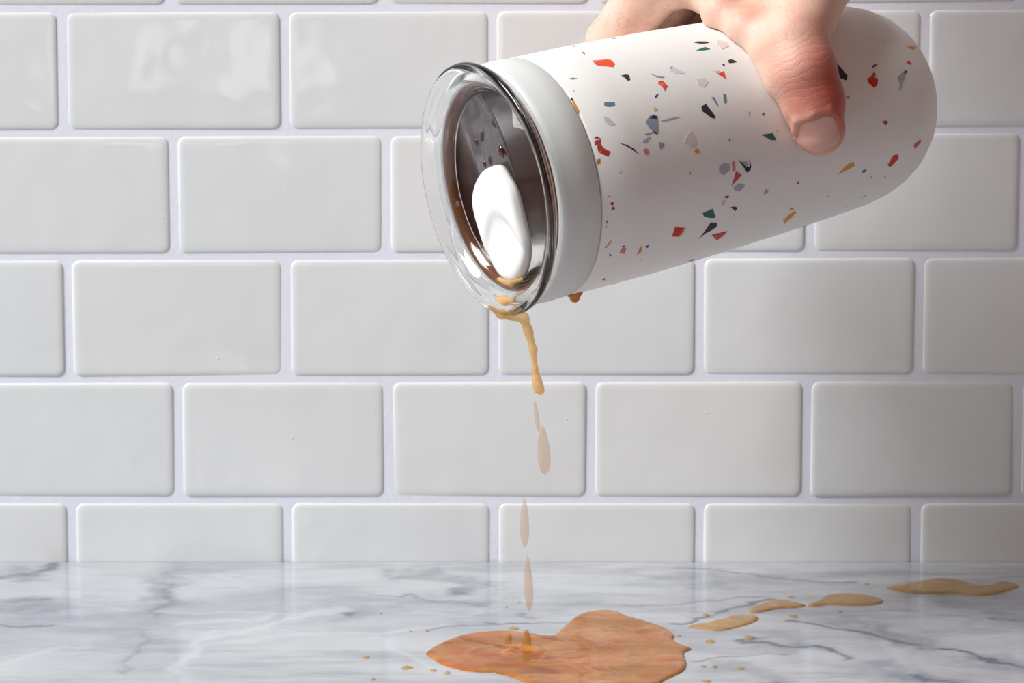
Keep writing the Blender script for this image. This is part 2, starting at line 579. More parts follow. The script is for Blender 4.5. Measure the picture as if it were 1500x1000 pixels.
def cup_hit(x, y, off=0.0):
    d = ray(x, y)
    ts = np.arange(0.6, 0.98, 0.0002)
    P = CAM + ts[:, None] * d
    v = cup_implicit(P) - off
    k = np.argmax(v < 0)
    if not (v < 0).any():
        return None
    lo, hi = ts[k - 1], ts[k]
    for _ in range(16):
        m = (lo + hi) / 2
        if cup_implicit((CAM + m * d)[None])[0] - off < 0: hi = m
        else: lo = m
    return CAM + hi * d
def cup_normal(p):
    e = 1e-4
    g = np.array([cup_implicit((p + e * ax)[None])[0] - cup_implicit((p - e * ax)[None])[0] for ax in np.eye(3)])
    return g / np.linalg.norm(g)

tumbler = bpy.data.objects.new('tumbler', None)
COL.objects.link(tumbler)
tumbler.empty_display_size = 0.02
tag(tumbler, 'white terrazzo-flecked tumbler with clear lid tilted to pour coffee', 'tumbler')

def sleeve_material():
    t = NT('off_white_ceramic')
    vec = t.coord()
    c = t.mix(t.noise(vec, 40, 3), srgb(234, 233, 230), srgb(240, 239, 237))
    v = t.n('ShaderNodeTexVoronoi'); v.inputs['Scale'].default_value = 140
    t.l(vec, v.inputs['Vector'])
    sp = t.ramp(v.outputs['Distance'], [(0.07, (1, 1, 1)), (0.12, (0, 0, 0))])
    gate = t.ramp(t.noise(vec, 55, 1), [(0.60, (0, 0, 0)), (0.64, (1, 1, 1))])
    c = t.mix(t.math('MULTIPLY', t.mix(1.0, sp, gate, 'MULTIPLY'), 0.5), c, srgb(150, 140, 140))
    t.l(c, t.b.inputs['Base Color'])
    t.set(Roughness=0.42, Specular_IOR_Level=0.35)
    t.b.inputs['Subsurface Weight'].default_value = 0.15
    t.b.inputs['Subsurface Radius'].default_value = (0.004, 0.003, 0.0025)
    t.b.inputs['Subsurface Scale'].default_value = 0.5
    t.bump(t.noise(vec, 1500, 2), 0.05, 0.0002)
    return t.m
M_SLEEVE = sleeve_material()
M_BAND = plain('sage_grey_silicone', srgb(222, 227, 226), 0.55, 0.4, 0.1, 0.06, 1500)
M_WHITE = plain('white_plastic', srgb(244, 243, 240), 0.28, 0.5, 0.1)

outer = [(r, s) for s, r in PROF]
fine = []
for (r0, s0), (r1, s1) in zip(outer[:-1], outer[1:]):
    fine += [(r0, s0)]
fine += [outer[-1]]
sl_prof = [(0.0405, 0.0232), (0.0432, 0.0226), (0.0441, 0.02265), (0.04455, 0.0232)] + [(r, s) for r, s in fine if s > 0.03] + [(0.0, 0.195), (0.02, 0.193), (0.032, 0.18), (0.0385, 0.16), (0.0402, 0.12), (0.0405, 0.06)]
sleeve = lathe('sleeve', sl_prof, M_SLEEVE, tumbler, FR, 128)
band_prof = [(0.0429, 0.0065), (0.0433, 0.006), (0.0440, 0.0066), (0.0444, 0.0085), (0.0447, 0.015), (0.0445, 0.0215), (0.0441, 0.0221), (0.0429, 0.0222)]
band = lathe('band', band_prof, M_BAND, tumbler, FR, 128)
lip_ring = lathe('inner_lip', [(0.0403, 0.0075), (0.0408, 0.0066), (0.0422, 0.0066), (0.0428, 0.0075), (0.0428, 0.0224), (0.0403, 0.0224)], M_WHITE, tumbler, FR, 128)
lip_ring['label'] = 'white inner lip seen through the clear lid'
band['label'] = 'smooth pale grey silicone band'

# clear lid: thick flange and recessed wall, thin window across the bottom of the recess
def clear_material(name, tint=(0.97, 0.97, 0.97, 1)):
    t = NT(name)
    t.set(Base_Color=tint, Roughness=0.02, IOR=1.47, Transmission_Weight=1.0)
    t.bump(t.noise(t.coord(), 90, 2), 0.05, 0.0006)
    return t.m
def window_material():
    t = NT('thin_clear_plastic')
    tr, gl = t.n('ShaderNodeBsdfTransparent'), t.n('ShaderNodeBsdfGlossy')
    tr.inputs[0].default_value = (0.95, 0.94, 0.94, 1)
    gl.inputs['Roughness'].default_value = 0.04
    fr = t.n('ShaderNodeFresnel'); fr.inputs[0].default_value = 1.5
    mx = t.n('ShaderNodeMixShader')
    t.l(t.math('MULTIPLY', fr.outputs[0], 0.42, clamp=True), mx.inputs[0]); t.l(tr.outputs[0], mx.inputs[1]); t.l(gl.outputs[0], mx.inputs[2])
    t.l(mx.outputs[0], t.out.inputs[0])
    return t.m
M_CLEAR, M_WINDOW = clear_material('clear_plastic'), window_material()
lid_prof = [(0.0345, 0.0075), (0.0352, 0.0070), (0.0358, 0.0058), (0.0372, 0.0052), (0.0385, 0.0046), (0.0392, 0.0030), (0.0402, 0.0018), (0.0418, 0.0013), (0.0428, 0.0006),
            (0.0440, 0.0001), (0.0454, 0.0000), (0.0462, 0.0005), (0.04645, 0.0013), (0.0462, 0.0024), (0.0452, 0.0030), (0.0436, 0.0036), (0.0424, 0.0050), (0.0402, 0.0056),
            (0.0380, 0.0062), (0.0368, 0.0072), (0.0362, 0.0084), (0.0356, 0.0092), (0.0345, 0.0090)]
lid = lathe('lid', lid_prof, M_CLEAR, tumbler, FR, 128)
lid['label'] = 'clear plastic lid ring with raised rim'
window = lathe('lid_window', [(0, 0.0074), (0.0343, 0.0074), (0.0343, 0.0088), (0, 0.0088)], M_WINDOW, lid, FR, 96, closed=False)

# slider tab: long rounded white tab with a thumb dip, lying on the window towards the spout
def lid_pt(x, y, h):
    """x along the lid's left-right (seen from the front), y up the lid, h out of the lid window"""
    return TC + TA * (0.0073 - h) + TF * x + TU * y
def lid_hit(px, py, s):
    d = ray(px, py)
    t_ = ((TC + TA * s - CAM) @ TA) / (d @ TA)
    q = CAM + t_ * d - TC
    return np.array([q @ TF, q @ TU])
sl_left = [(726, 241), (712, 245), (700, 253.5), (693.5, 273), (690, 291), (692.5, 305), (696, 321), (701, 337), (710, 366), (721, 390), (732, 408), (746, 414)]
sl_right = [(764, 412), (774, 396), (779, 372), (777, 352), (773, 337), (768.5, 316), (764, 298.5), (759, 278), (751, 264), (741, 248)]
O2 = np.array([lid_hit(px, py, 0.0038) for px, py in sl_left] + [lid_hit(px, py, 0.0066) for px, py in sl_right])
# the right flank seen in the photograph belongs to the tab's side, so the top is inset on that side
cen = O2.mean(0)
def spline(P, n=96):
    P = np.asarray(P); m = len(P); out = []
    for i in range(n):
        t_ = i * m / n; k = int(t_); a_ = t_ - k
        p0, p1, p2, p3 = P[(k - 1) % m], P[k % m], P[(k + 1) % m], P[(k + 2) % m]
        out.append(0.5 * ((2 * p1) + (-p0 + p2) * a_ + (2 * p0 - 5 * p1 + 4 * p2 - p3) * a_ ** 2 + (-p0 + 3 * p1 - 3 * p2 + p3) * a_ ** 3))
    return np.array(out)
O2 = spline(O2, 96)
for _ in range(14):
    O2 = 0.5 * O2 + 0.25 * (np.roll(O2, 1, 0) + np.roll(O2, -1, 0))
V, Fc = [], []
def slider_h(x, y, k):
    edge_ = 1 / (1 + math.exp((y - cen[1] - 0.0030 + 70 * (x - cen[0]) ** 2) / 0.0007))
    return 0.0045 - 0.0011 * edge_ * math.exp(-(((y - cen[1] + 0.004) / 0.011) ** 2))
levels = [(1.0, 0.0002), (1.0, 0.0018), (0.985, 0.70), (0.95, 0.88), (0.90, 0.97), (0.84, 1.0)] + [(0.84 - 0.06 * k_, 1.0) for k_ in range(1, 14)]
for sc_, hh in levels:
    for x, y in O2:
        p = cen + (np.array([x, y]) - cen) * sc_
        h = hh if hh < 0.1 else slider_h(p[0], p[1], sc_) * hh
        V.append(lid_pt(p[0], p[1], h))
n = len(O2)
for j in range(len(levels) - 1):
    for i in range(n):
        Fc.append((j * n + i, j * n + (i + 1) % n, (j + 1) * n + (i + 1) % n, (j + 1) * n + i))
V.append(lid_pt(cen[0], cen[1], slider_h(cen[0], cen[1], 0)))
for i in range(n):
    Fc.append(((len(levels) - 1) * n + i, (len(levels) - 1) * n + (i + 1) % n, len(V) - 1))
Fc.append(tuple(range(n - 1, -1, -1)))
slider = mesh_obj('slider', V, Fc, M_WHITE, lid)
fix_normals(slider)
slider['label'] = 'white plastic slider tab with thumb dip'

# terrazzo flecks set into the sleeve
ZO = {5: (820, 40, 5.0), 6: (830, 220, 4.547), 7: (1080, 150, 4.347), 4: (1080, 0, 5.0)}
FC = {'O': (236, 84, 42), 'N': (52, 54, 68), 'T': (38, 112, 106), 'B': (104, 134, 152), 'S': (146, 160, 180), 'L': (210, 216, 226), 'P': (214, 130, 138), 'R': (205, 52, 36),
      'Y': (222, 156, 70), 'K': (226, 214, 208), 'G': (176, 178, 186), 'D': (200, 84, 84), 'W': (232, 196, 150), 'V': (34, 48, 52)}
FM = {k: plain('fleck_' + n_, srgb(*FC[k]), 0.42, 0.35) for k, n_ in
      dict(O='orange', N='navy', T='teal', B='slate_blue', S='steel_blue', L='pale_blue', P='pink', R='red', Y='ochre', K='blush', G='grey', D='rose', W='sand', V='bottle_green').items()}
FL = [
 (5, 'P', [(232, 245), (330, 236), (300, 250), (255, 262)]), (5, 'O', [(250, 258), (345, 235), (375, 240), (405, 268), (390, 292), (270, 278)]),
 (5, 'N', [(443, 356), (480, 346), (505, 350), (516, 385), (495, 390), (478, 370)]), (5, 'N', [(165, 180), (180, 185), (184, 200), (172, 192)]),
 (5, 'B', [(60, 380), (90, 370), (130, 375), (100, 384)]), (5, 'N', [(985, 113), (1010, 104), (1080, 106), (1094, 114), (1040, 122)]),
 (5, 'T', [(1000, 168), (1065, 146), (1100, 160), (1050, 168)]), (5, 'L', [(805, 320), (815, 290), (830, 290), (915, 335), (860, 342)]),
 (5, 'S', [(806, 312), (812, 288), (832, 290), (818, 300)]), (5, 'S', [(660, 340), (715, 358), (765, 362), (760, 372), (710, 366)]),
 (5, 'O', [(715, 408), (735, 390), (755, 392), (790, 430), (768, 466), (750, 435)]), (5, 'P', [(725, 410), (752, 405), (778, 428), (752, 430)]),
 (5, 'N', [(695, 510), (705, 495), (722, 488), (712, 505), (703, 516)]), (5, 'W', [(680, 590), (700, 582), (715, 600), (690, 612)]),
 (5, 'S', [(628, 690), (655, 650), (690, 640), (715, 650), (720, 775), (690, 760), (650, 735)]), (5, 'N', [(655, 668), (688, 642), (712, 655), (708, 672)]),
 (5, 'N', [(650, 722), (665, 695), (690, 688), (672, 705), (665, 722)]), (5, 'N', [(678, 762), (716, 750), (720, 776), (705, 782)]),
 (5, 'B', [(325, 550), (400, 548), (405, 572), (360, 580), (325, 574)]), (5, 'L', [(320, 650), (360, 665), (410, 710), (370, 725), (330, 690)]),
 (5, 'Y', [(90, 540), (112, 522), (150, 575), (150, 600), (128, 625)]), (5, 'N', [(78, 522), (97, 510), (110, 518), (92, 540)]),
 (5, 'D', [(235, 830), (270, 795), (300, 815), (300, 860), (330, 890), (372, 910), (355, 950), (310, 930), (280, 915), (252, 870)]),
 (5, 'O', [(285, 890), (315, 875), (330, 895), (310, 920)]), (5, 'Y', [(270, 970), (297, 960), (297, 1000), (274, 1000)]),
 (5, 'N', [(430, 846), (490, 860), (545, 890), (580, 930), (540, 902), (490, 868)]), (5, 'N', [(1035, 580), (1070, 562), (1085, 580), (1138, 650), (1132, 668), (1110, 662), (1045, 615)]),
 (5, 'B', [(1110, 512), (1130, 512), (1158, 568), (1152, 576), (1136, 545)]), (5, 'B', [(1196, 485), (1215, 490), (1222, 545), (1208, 562), (1200, 530)]),
 (5, 'N', [(1230, 242), (1255, 235), (1296, 250), (1280, 258), (1240, 262)]), (5, 'N', [(1190, 272), (1200, 266), (1208, 276), (1198, 284)]),
 (5, 'O', [(1155, 342), (1200, 322), (1218, 380), (1190, 362)]), (5, 'K', [(1120, 320), (1165, 318), (1155, 338)]),
 (5, 'K', [(1150, 95), (1220, 105), (1240, 140), (1190, 160), (1150, 130)]), (5, 'K', [(1000, 380), (1060, 370), (1090, 400), (1060, 440), (1010, 420)]),
 (5, 'G', [(605, 832), (650, 802), (670, 800), (640, 840), (610, 845)]), (5, 'S', [(620, 782), (690, 762), (690, 770), (640, 788)]),
 (5, 'G', [(740, 682), (850, 655), (880, 658), (760, 688)]), (5, 'S', [(722, 840), (765, 850), (755, 880), (735, 895)]), (5, 'P', [(610, 900), (630, 882), (650, 900), (650, 925), (628, 938)]),
 (5, 'K', [(930, 790), (960, 755), (990, 800), (1000, 850), (960, 880), (910, 840)]), (5, 'Y', [(985, 905), (1000, 888), (1020, 895), (1018, 922), (992, 922)]),
 (5, 'P', [(1378, 190), (1392, 187), (1405, 208), (1396, 212)]), (5, 'G', [(1380, 620), (1390, 615), (1392, 650), (1384, 650)]), (5, 'N', [(1480, 640), (1495, 625), (1500, 630), (1488, 650)]),
 (5, 'S', [(370, 80), (400, 75), (430, 79), (390, 85)]), (5, 'L', [(80, 137), (110, 130), (140, 134), (100, 147)]), (5, 'N', [(1283, 88), (1292, 86), (1294, 96), (1286, 97)]),
 (5, 'P', [(98, 465), (106, 463), (108, 472), (100, 474)]), (5, 'N', [(1238, 820), (1246, 817), (1248, 827), (1240, 829)]),
 (6, 'G', [(1015, 110), (1040, 88), (1085, 90), (1085, 135), (1045, 165), (1015, 150)]), (6, 'P', [(1100, 80), (1120, 72), (1124, 130), (1105, 148)]),
 (6, 'G', [(1165, 75), (1200, 70), (1215, 100), (1195, 112)]), (6, 'V', [(1140, 58), (1165, 80), (1195, 108), (1180, 115)]), (6, 'V', [(1180, 112), (1228, 110), (1222, 138), (1200, 148)]), (6, 'V', [(1216, 62), (1222, 75), (1229, 112), (1220, 112)]),
 (6, 'D', [(1128, 140), (1166, 165), (1098, 238)]), (6, 'G', [(1110, 250), (1150, 222), (1190, 232), (1160, 268), (1120, 272)]),
 (6, 'N', [(1050, 308), (1080, 304), (1078, 316), (1062, 319)]), (6, 'W', [(1030, 360), (1050, 330), (1060, 335), (1042, 368)]), (6, 'N', [(1092, 380), (1120, 374), (1138, 382), (1122, 405), (1112, 395)]),
 (6, 'Y', [(1310, 290), (1330, 258), (1342, 270), (1325, 290)]), (6, 'T', [(905, 420), (975, 388), (990, 450), (950, 450), (915, 440)]),
 (6, 'N', [(880, 590), (960, 480), (1002, 485), (998, 510), (960, 535), (920, 555)]), (6, 'D', [(965, 562), (1070, 538), (1050, 562), (1000, 600)]), (6, 'R', [(990, 562), (1066, 538), (1050, 548), (1000, 572)]),
 (6, 'W', [(782, 515), (798, 520), (772, 562), (750, 580), (745, 572)]), (6, 'R', [(722, 512), (785, 518), (762, 556), (740, 575), (702, 572)]),
 (6, 'N', [(525, 640), (545, 632), (540, 650)]), (6, 'Y', [(465, 700), (490, 640), (508, 640), (495, 680), (480, 690)]),
 (6, 'P', [(350, 680), (372, 645), (398, 650), (385, 690)]), (6, 'N', [(366, 641), (384, 632), (388, 643)]), (6, 'N', [(245, 250), (265, 255), (262, 288), (247, 280)]),
 (6, 'R', [(283, 348), (312, 345), (322, 392), (298, 400)]), (6, 'D', [(276, 306), (285, 300), (288, 318)]), (6, 'D', [(256, 470), (275, 430), (268, 510), (260, 528)]),
 (6, 'Y', [(250, 650), (295, 598), (298, 610), (265, 650)]), (6, 'N', [(278, 690), (300, 695), (290, 708)]), (6, 'N', [(268, 738), (292, 726), (290, 741)]),
 (6, 'N', [(231, 755), (243, 750), (254, 775), (240, 779)]), (6, 'N', [(232, 858), (258, 849), (250, 867)]), (6, 'V', [(345, 880), (415, 856), (415, 861), (360, 888)]),
 (6, 'V', [(812, 738), (850, 722), (840, 734)]), (6, 'D', [(110, 945), (175, 908), (145, 935), (118, 948)]), (6, 'Y', [(198, 60), (226, 60), (226, 110), (240, 175), (228, 170), (212, 105)]),
 (6, 'W', [(346, 150), (360, 140), (370, 153), (356, 158)]), (6, 'P', [(818, 148), (827, 144), (828, 160), (820, 160)]),
 (7, 'T', [(155, 205), (225, 195), (248, 240), (215, 240)]), (7, 'R', [(378, 515), (395, 498), (390, 518)]), (7, 'Y', [(165, 580), (190, 552), (200, 570), (175, 585)]),
 (7, 'Y', [(290, 750), (335, 710), (370, 690), (375, 702), (300, 772)]), (7, 'Y', [(330, 682), (350, 668), (362, 680), (342, 687)]), (7, 'Y', [(640, 460), (700, 395), (742, 378), (745, 405), (700, 430)]),
 (7, 'B', [(790, 455), (800, 430), (822, 425), (820, 440)]), (7, 'P', [(845, 480), (860, 465), (858, 477)]), (7, 'R', [(955, 400), (995, 335), (1025, 332), (1025, 358), (975, 410)]),
 (7, 'D', [(1122, 270), (1165, 235), (1168, 255), (1130, 295)]), (7, 'R', [(922, 120), (950, 115), (958, 130), (945, 145)]), (7, 'S', [(565, 600), (580, 593), (578, 606)]),
 (7, 'G', [(790, 610), (818, 590), (815, 600)]), (7, 'B', [(933, 480), (945, 463), (941, 481)]), (7, 'R', [(250, 180), (258, 178), (258, 188)]),
 (4, 'V', [(715, 480), (730, 462), (808, 558), (800, 588), (740, 568)]), (4, 'V', [(985, 492), (1000, 475), (1028, 470), (1000, 494)]),
 (4, 'D', [(992, 535), (1008, 530), (1014, 562), (988, 562)]), (4, 'R', [(950, 580), (985, 558), (1030, 580), (1025, 625), (1000, 642), (965, 610)]),
 (4, 'G', [(1170, 570), (1210, 530), (1235, 540), (1205, 620), (1195, 665), (1185, 660), (1190, 610)]), (4, 'V', [(1210, 545), (1225, 520), (1242, 515), (1235, 545), (1215, 560)]),
 (4, 'O', [(1238, 458), (1255, 442), (1280, 470), (1255, 470)]), (4, 'Y', [(1240, 345), (1280, 335), (1318, 350), (1290, 365), (1255, 355)]), (4, 'P', [(790, 712), (822, 700), (822, 722)]),
 (4, 'P', [(640, 300), (670, 318), (660, 335), (645, 322)]),
]
lift = [0.00008]
def fleck(poly3, mat):
    """a thin chip following the sleeve; poly3 are points on the sleeve surface"""
    P = []
    m = len(poly3)
    for i in range(m):
        a, b = poly3[i], poly3[(i + 1) % m]
        k = max(1, min(3, int(np.linalg.norm(b - a) / 0.0022)))
        P += [a + (b - a) * j / k for j in range(k)]
    P = np.array(P)
    c = P.mean(0)
    lift[0] = 0.00007 + (lift[0] - 0.00007 + 0.000009) % 0.00008
    def snap(p, off):
        for _ in range(3):
            p = p - cup_normal(p) * (cup_implicit(p[None])[0] - off)
        return p
    V = [snap(p, -0.0001) for p in P] + [snap(p, lift[0]) for p in P] + [snap(c + (p - c) * 0.5, lift[0]) for p in P] + [snap(c, lift[0])]
    n = len(P)
    Fc = []
    for j in range(2):
        for i in range(n):
            Fc.append((j * n + i, j * n + (i + 1) % n, (j + 1) * n + (i + 1) % n, (j + 1) * n + i))
    for i in range(n):
        Fc.append((2 * n + i, 2 * n + (i + 1) % n, 3 * n))
    o = mesh_obj('fleck', V, Fc, mat, sleeve, smooth=False)
    fix_normals(o)
for z, ck, poly in FL:
    ox, oy, s_ = ZO[z]
    pts = [cup_hit(ox + x / s_, oy + y / s_) for x, y in poly]
    if any(p is None for p in pts):
        continue
    fleck(pts, FM[ck])
keys = list('ONTBPRYSGD')
for i in range(34):                                   # flecks round the side turned away
    s0, ph = rng.uniform(0.03, 0.165), rng.uniform(105, 275)
    k = rng.integers(4, 7)
    sz = rng.uniform(0.0012, 0.0036)
    pts = []
    for j in range(k):
        t_ = 2 * math.pi * (j + rng.uniform(-.25, .25)) / k
        rr = sz * rng.uniform(0.5, 1.2)
        ss = s0 + rr * math.cos(t_)
        pts.append(cup_pt(ss, ph + math.degrees(rr * math.sin(t_) * 0.8 / 0.044), float(cup_R(np.array(ss)))))
    fleck(pts, FM[keys[rng.integers(len(keys))]])

# ------------------------------------------------------------------ coffee in the tumbler and on the lid
def coffee_dark():
    t = NT('dark_coffee')
    t.l(t.mix(t.noise(t.coord(), 50, 3), srgb(50, 27, 23), srgb(58, 33, 28)), t.b.inputs['Base Color'])
    t.set(Roughness=0.25, Specular_IOR_Level=0.15)
    return t.m
M_DARK = coffee_dark()
coffee = lathe('coffee', [(0, 0.0096), (0.0355, 0.0096), (0.0362, 0.0104), (0.0398, 0.0106), (0.0398, 0.15), (0.0, 0.15)], M_DARK, None, FR, 96, closed=False)
edge = lathe('coffee_edge', [(0.0366, 0.0086), (0.0374, 0.0074), (0.0384, 0.0068), (0.0397, 0.0070), (0.0397, 0.0103), (0.0366, 0.0102)],
             plain('coffee_edge', srgb(134, 78, 38), 0.2, 0.4), coffee, FR, 96)
edge['label'] = 'amber brown rim of the coffee against the lid wall'
tag(coffee, 'dark brown coffee filling the tumbler behind the clear lid', 'coffee')

def liquid_material(name, light, deep, clear=0.35, rough=0.06, tint=(0.95, 0.84, 0.66)):
    """thin milky coffee: partly clear, partly amber body colour"""
    t = NT(name)
    vec = t.coord((1, 1, 0.4))
    c = t.mix(t.ramp(t.noise(vec, 120, 3, 0.5, 1.0), [(0.35, (0, 0, 0)), (0.65, (1, 1, 1))]), light, deep)
    t.l(c, t.b.inputs['Base Color'])
    t.set(Roughness=rough, IOR=1.34, Transmission_Weight=0.25)
    tr = t.n('ShaderNodeBsdfTransparent')
    tr.inputs[0].default_value = tint + (1,)
    mx = t.n('ShaderNodeMixShader')
    mx.inputs[0].default_value = clear
    t.l(t.b.outputs[0], mx.inputs[1]); t.l(tr.outputs[0], mx.inputs[2])
    t.l(mx.outputs[0], t.out.inputs[0])
    return t.m
M_STREAM = liquid_material('amber_coffee', srgb(255, 226, 168), srgb(250, 196, 118), 0.45)
M_PALE = liquid_material('pale_coffee', srgb(232, 208, 184), srgb(224, 186, 148), 0.74, 0.06, (0.985, 0.955, 0.92))
M_TAN = liquid_material('tan_coffee', srgb(222, 178, 118), srgb(206, 154, 90), 0.3)
M_SPLASH = liquid_material('thin_coffee', srgb(222, 184, 120), srgb(206, 156, 84), 0.68)
M_DRIP = liquid_material('orange_coffee', srgb(216, 128, 32), srgb(200, 104, 18), 0.2)

def sdf_obj(name, fn, lo, hi, h, mat):
    V, Q = surface_nets(fn, lo, hi, h)
    return mesh_obj(name, V, Q, mat)
def blob_chain(name, chains, h, mat, k=0.002, post=None):
    """liquid body made of smoothly joined tapering strands [(points, radii), ...]"""
    allp = np.concatenate([np.array(c[0]) for c in chains])
    mr = max(max(c[1]) for c in chains) + 0.003
    def fn(p):
        d = None
        for pts, rad in chains:
            e = chain_sdf(p, pts, rad)
            d = e if d is None else smin(d, e, k)
        return post(p, d) if post else d
    return sdf_obj(name, fn, allp.min(0) - mr, allp.max(0) + mr, h, mat)
def rim_pt(px, py, s=0.0, dy=0.0):
    d = ray(px, py)
    t_ = ((TC + TA * s - CAM) @ TA) / (d @ TA)
    return CAM + (t_ + dy) * d
YS = 0.743                                             # depth of the falling stream
lip = [at_depth(x, y, YS + e) for x, y, e in ((716, 449, -0.004), (734, 460, -0.002), (752, 462, 0.0), (767, 465, 0.0), (774, 485, 0), (781, 512, 0), (784, 540, 0), (786, 560, 0))]
stream = blob_chain('coffee_stream', [
    (lip, [0.0007, 0.0015, 0.0017, 0.0017, 0.0015, 0.0013, 0.0008, 0.0012]),
    ([at_depth(x, y, YS) for x, y in ((787, 556), (790, 570), (793, 574))], [0.0010, 0.0016, 0.0009])], 0.0004, M_STREAM, 0.003)
tag(stream, 'amber coffee stream spilling off the lip of the clear lid', 'coffee')

def teardrop(name, top, bottom, r, mat, label, group=None, n=20, m=14, fat=0.4):
    a, b = at_depth(*top, YS), at_depth(*bottom, YS)
    L = np.linalg.norm(b - a); ax_ = (b - a) / L
    f_ = np.cross(ax_, [0, 1, 0]); f_ /= np.linalg.norm(f_); u_ = np.cross(ax_, f_)
    prof = [(0, 0)]
    for j in range(1, m):
        t_ = j / m
        prof.append((r * (math.sin(math.pi * t_ ** 1.35) ** fat), L * t_))
    prof.append((0, L))
    o = lathe(name, prof, mat, None, (a, ax_, f_, u_), n, closed=False)
    tag(o, label, 'coffee drop', group)
    return o
teardrop('coffee_drop', (783, 585), (789, 632), 0.0009, M_PALE, 'faint thin coffee drop falling just below the end of the stream')
teardrop('coffee_drop', (794, 622), (799, 696), 0.0024, M_PALE, 'long tan coffee drop falling in front of the second tile row from below')
teardrop('coffee_drop', (768, 728), (769, 802), 0.0017, M_PALE, 'pale slender coffee drop falling just above the countertop edge')
teardrop('coffee_drop', (772, 812), (776, 895), 0.0017, M_PALE, 'pale slender coffee drop falling in front of the marble above the puddle')

# coffee held inside the lid at the spout, the drip under the band, the beads on the lid window
pool = blob_chain('coffee_pool', [([rim_pt(731, 409, 0.0045), rim_pt(748, 414, 0.0045), rim_pt(764, 409, 0.0045)], [0.0008, 0.0013, 0.0007]),
                                  ([rim_pt(728, 437, 0.0005), rim_pt(740, 441, 0.0006), rim_pt(752, 439, 0.0012)], [0.0008, 0.0014, 0.0008])], 0.0003, M_STREAM, 0.002)
tag(pool, 'little amber coffee pooled inside the lid at the foot of the slider', 'coffee')
def cup_under(x):
    y = 460.0
    while cup_hit(x, y) is None:
        y -= 0.5
    return cup_hit(x, y)
drip = blob_chain('coffee_drip', [([cup_under(833), cup_under(842), cup_under(851)], [0.0008, 0.0016, 0.0008]),
                                  ([cup_under(842), cup_under(842) - np.array([0, 0, 0.0014])], [0.0021, 0.0019])], 0.0003, M_DRIP, 0.0012)
tag(drip, 'orange coffee drip hanging under the tumbler where the grey band ends', 'coffee drop')
M_BEAD = plain('brown_bead', srgb(70, 34, 18), 0.05, 0.8)
for (px, py, r, lab) in ((697, 208, 0.0011, 'tiny dark coffee bead on the lid window, farthest left'), (734, 222, 0.0018, 'largest dark coffee bead on the lid window above the slider'),
                         (709, 240, 0.0011, 'dark coffee bead touching the top of the white slider')):
    q = lid_hit(px, py, 0.0070)
    p0 = TC + TA * 0.0073 + TF * q[0] + TU * q[1]
    prof = [(0, -r * 0.7)] + [(r * math.sin(t_), -r * 0.7 * math.cos(t_)) for t_ in np.linspace(0.25, math.pi / 2, 6)] + [(0, 0.0)]
    o = lathe('coffee_bead', prof, M_BEAD, None, (p0, TA, TF, TU * 1.35), 20, closed=False)
    tag(o, lab, 'coffee drop')

# ------------------------------------------------------------------ spilt coffee on the marble
def puddle_material():
    t = NT('spilt_milky_coffee')
    tc = t.n('ShaderNodeTexCoord')
    mp = t.n('ShaderNodeMapping')
    mp.inputs['Scale'].default_value = (0.5, 0.8, 1)
    mp.inputs['Rotation'].default_value = (0, 0, 0.25)
    t.l(tc.outputs['Object'], mp.inputs[0])
    n1 = t.noise(mp.outputs[0], 40, 5, 0.55, 3.2)
    c = t.ramp(n1, [(0.32, srgb(150, 70, 12)), (0.42, srgb(190, 112, 44)), (0.52, srgb(202, 136, 72)), (0.58, srgb(176, 116, 72)), (0.64, srgb(206, 138, 66)), (0.76, srgb(172, 82, 14))])
    # deeper, more orange coffee where the stream lands
    cpt = on_counter(745, 960)
    sb = t.n('ShaderNodeVectorMath', operation='DISTANCE')
    t.l(tc.outputs['Object'], sb.inputs[0]); sb.inputs[1].default_value = tuple(cpt)
    near = t.ramp(sb.outputs['Value'], [(0.0, (1, 1, 1)), (0.045, (0, 0, 0))])
    c = t.mix(t.math('MULTIPLY', near, t.ramp(t.noise(mp.outputs[0], 38, 3, 0.5, 1.5), [(0.45, (0, 0, 0)), (0.58, (1, 1, 1))])), c, srgb(196, 84, 10))
    t.l(c, t.b.inputs['Base Color'])
    t.set(Roughness=0.07, IOR=1.34)
    tr = t.n('ShaderNodeBsdfTransparent')
    tr.inputs[0].default_value = (0.93, 0.70, 0.44, 1)
    mx = t.n('ShaderNodeMixShader')
    t.l(t.ramp(t.noise(mp.outputs[0], 70, 3), [(0.38, (0.12, 0.12, 0.12)), (0.66, (0.45, 0.45, 0.45))]), mx.inputs[0])
    t.l(t.b.outputs[0], mx.inputs[1]); t.l(tr.outputs[0], mx.inputs[2])
    t.l(mx.outputs[0], t.out.inputs[0])
    t.bump(n1, 0.05, 0.0015)
    return t.m
M_PUD = puddle_material()
def poly_sdf(P, poly):
    d2 = np.full(len(P), 1e9); ins = np.zeros(len(P), bool)
    m = len(poly)
    for i in range(m):
        a, b = poly[i], poly[(i + 1) % m]
        ab = b - a
        t_ = np.clip(((P - a) @ ab) / max(ab @ ab, 1e-14), 0, 1)
        q = P - a - t_[:, None] * ab
        d2 = np.minimum(d2, (q * q).sum(1))
        c1 = (a[1] <= P[:, 1]) != (b[1] <= P[:, 1])
        xx = a[0] + (P[:, 1] - a[1]) / np.where(c1, b[1] - a[1], 1) * (b[0] - a[0])
        ins ^= c1 & (P[:, 0] < xx)
    return np.where(ins, 1, -1) * np.sqrt(d2)          # positive inside
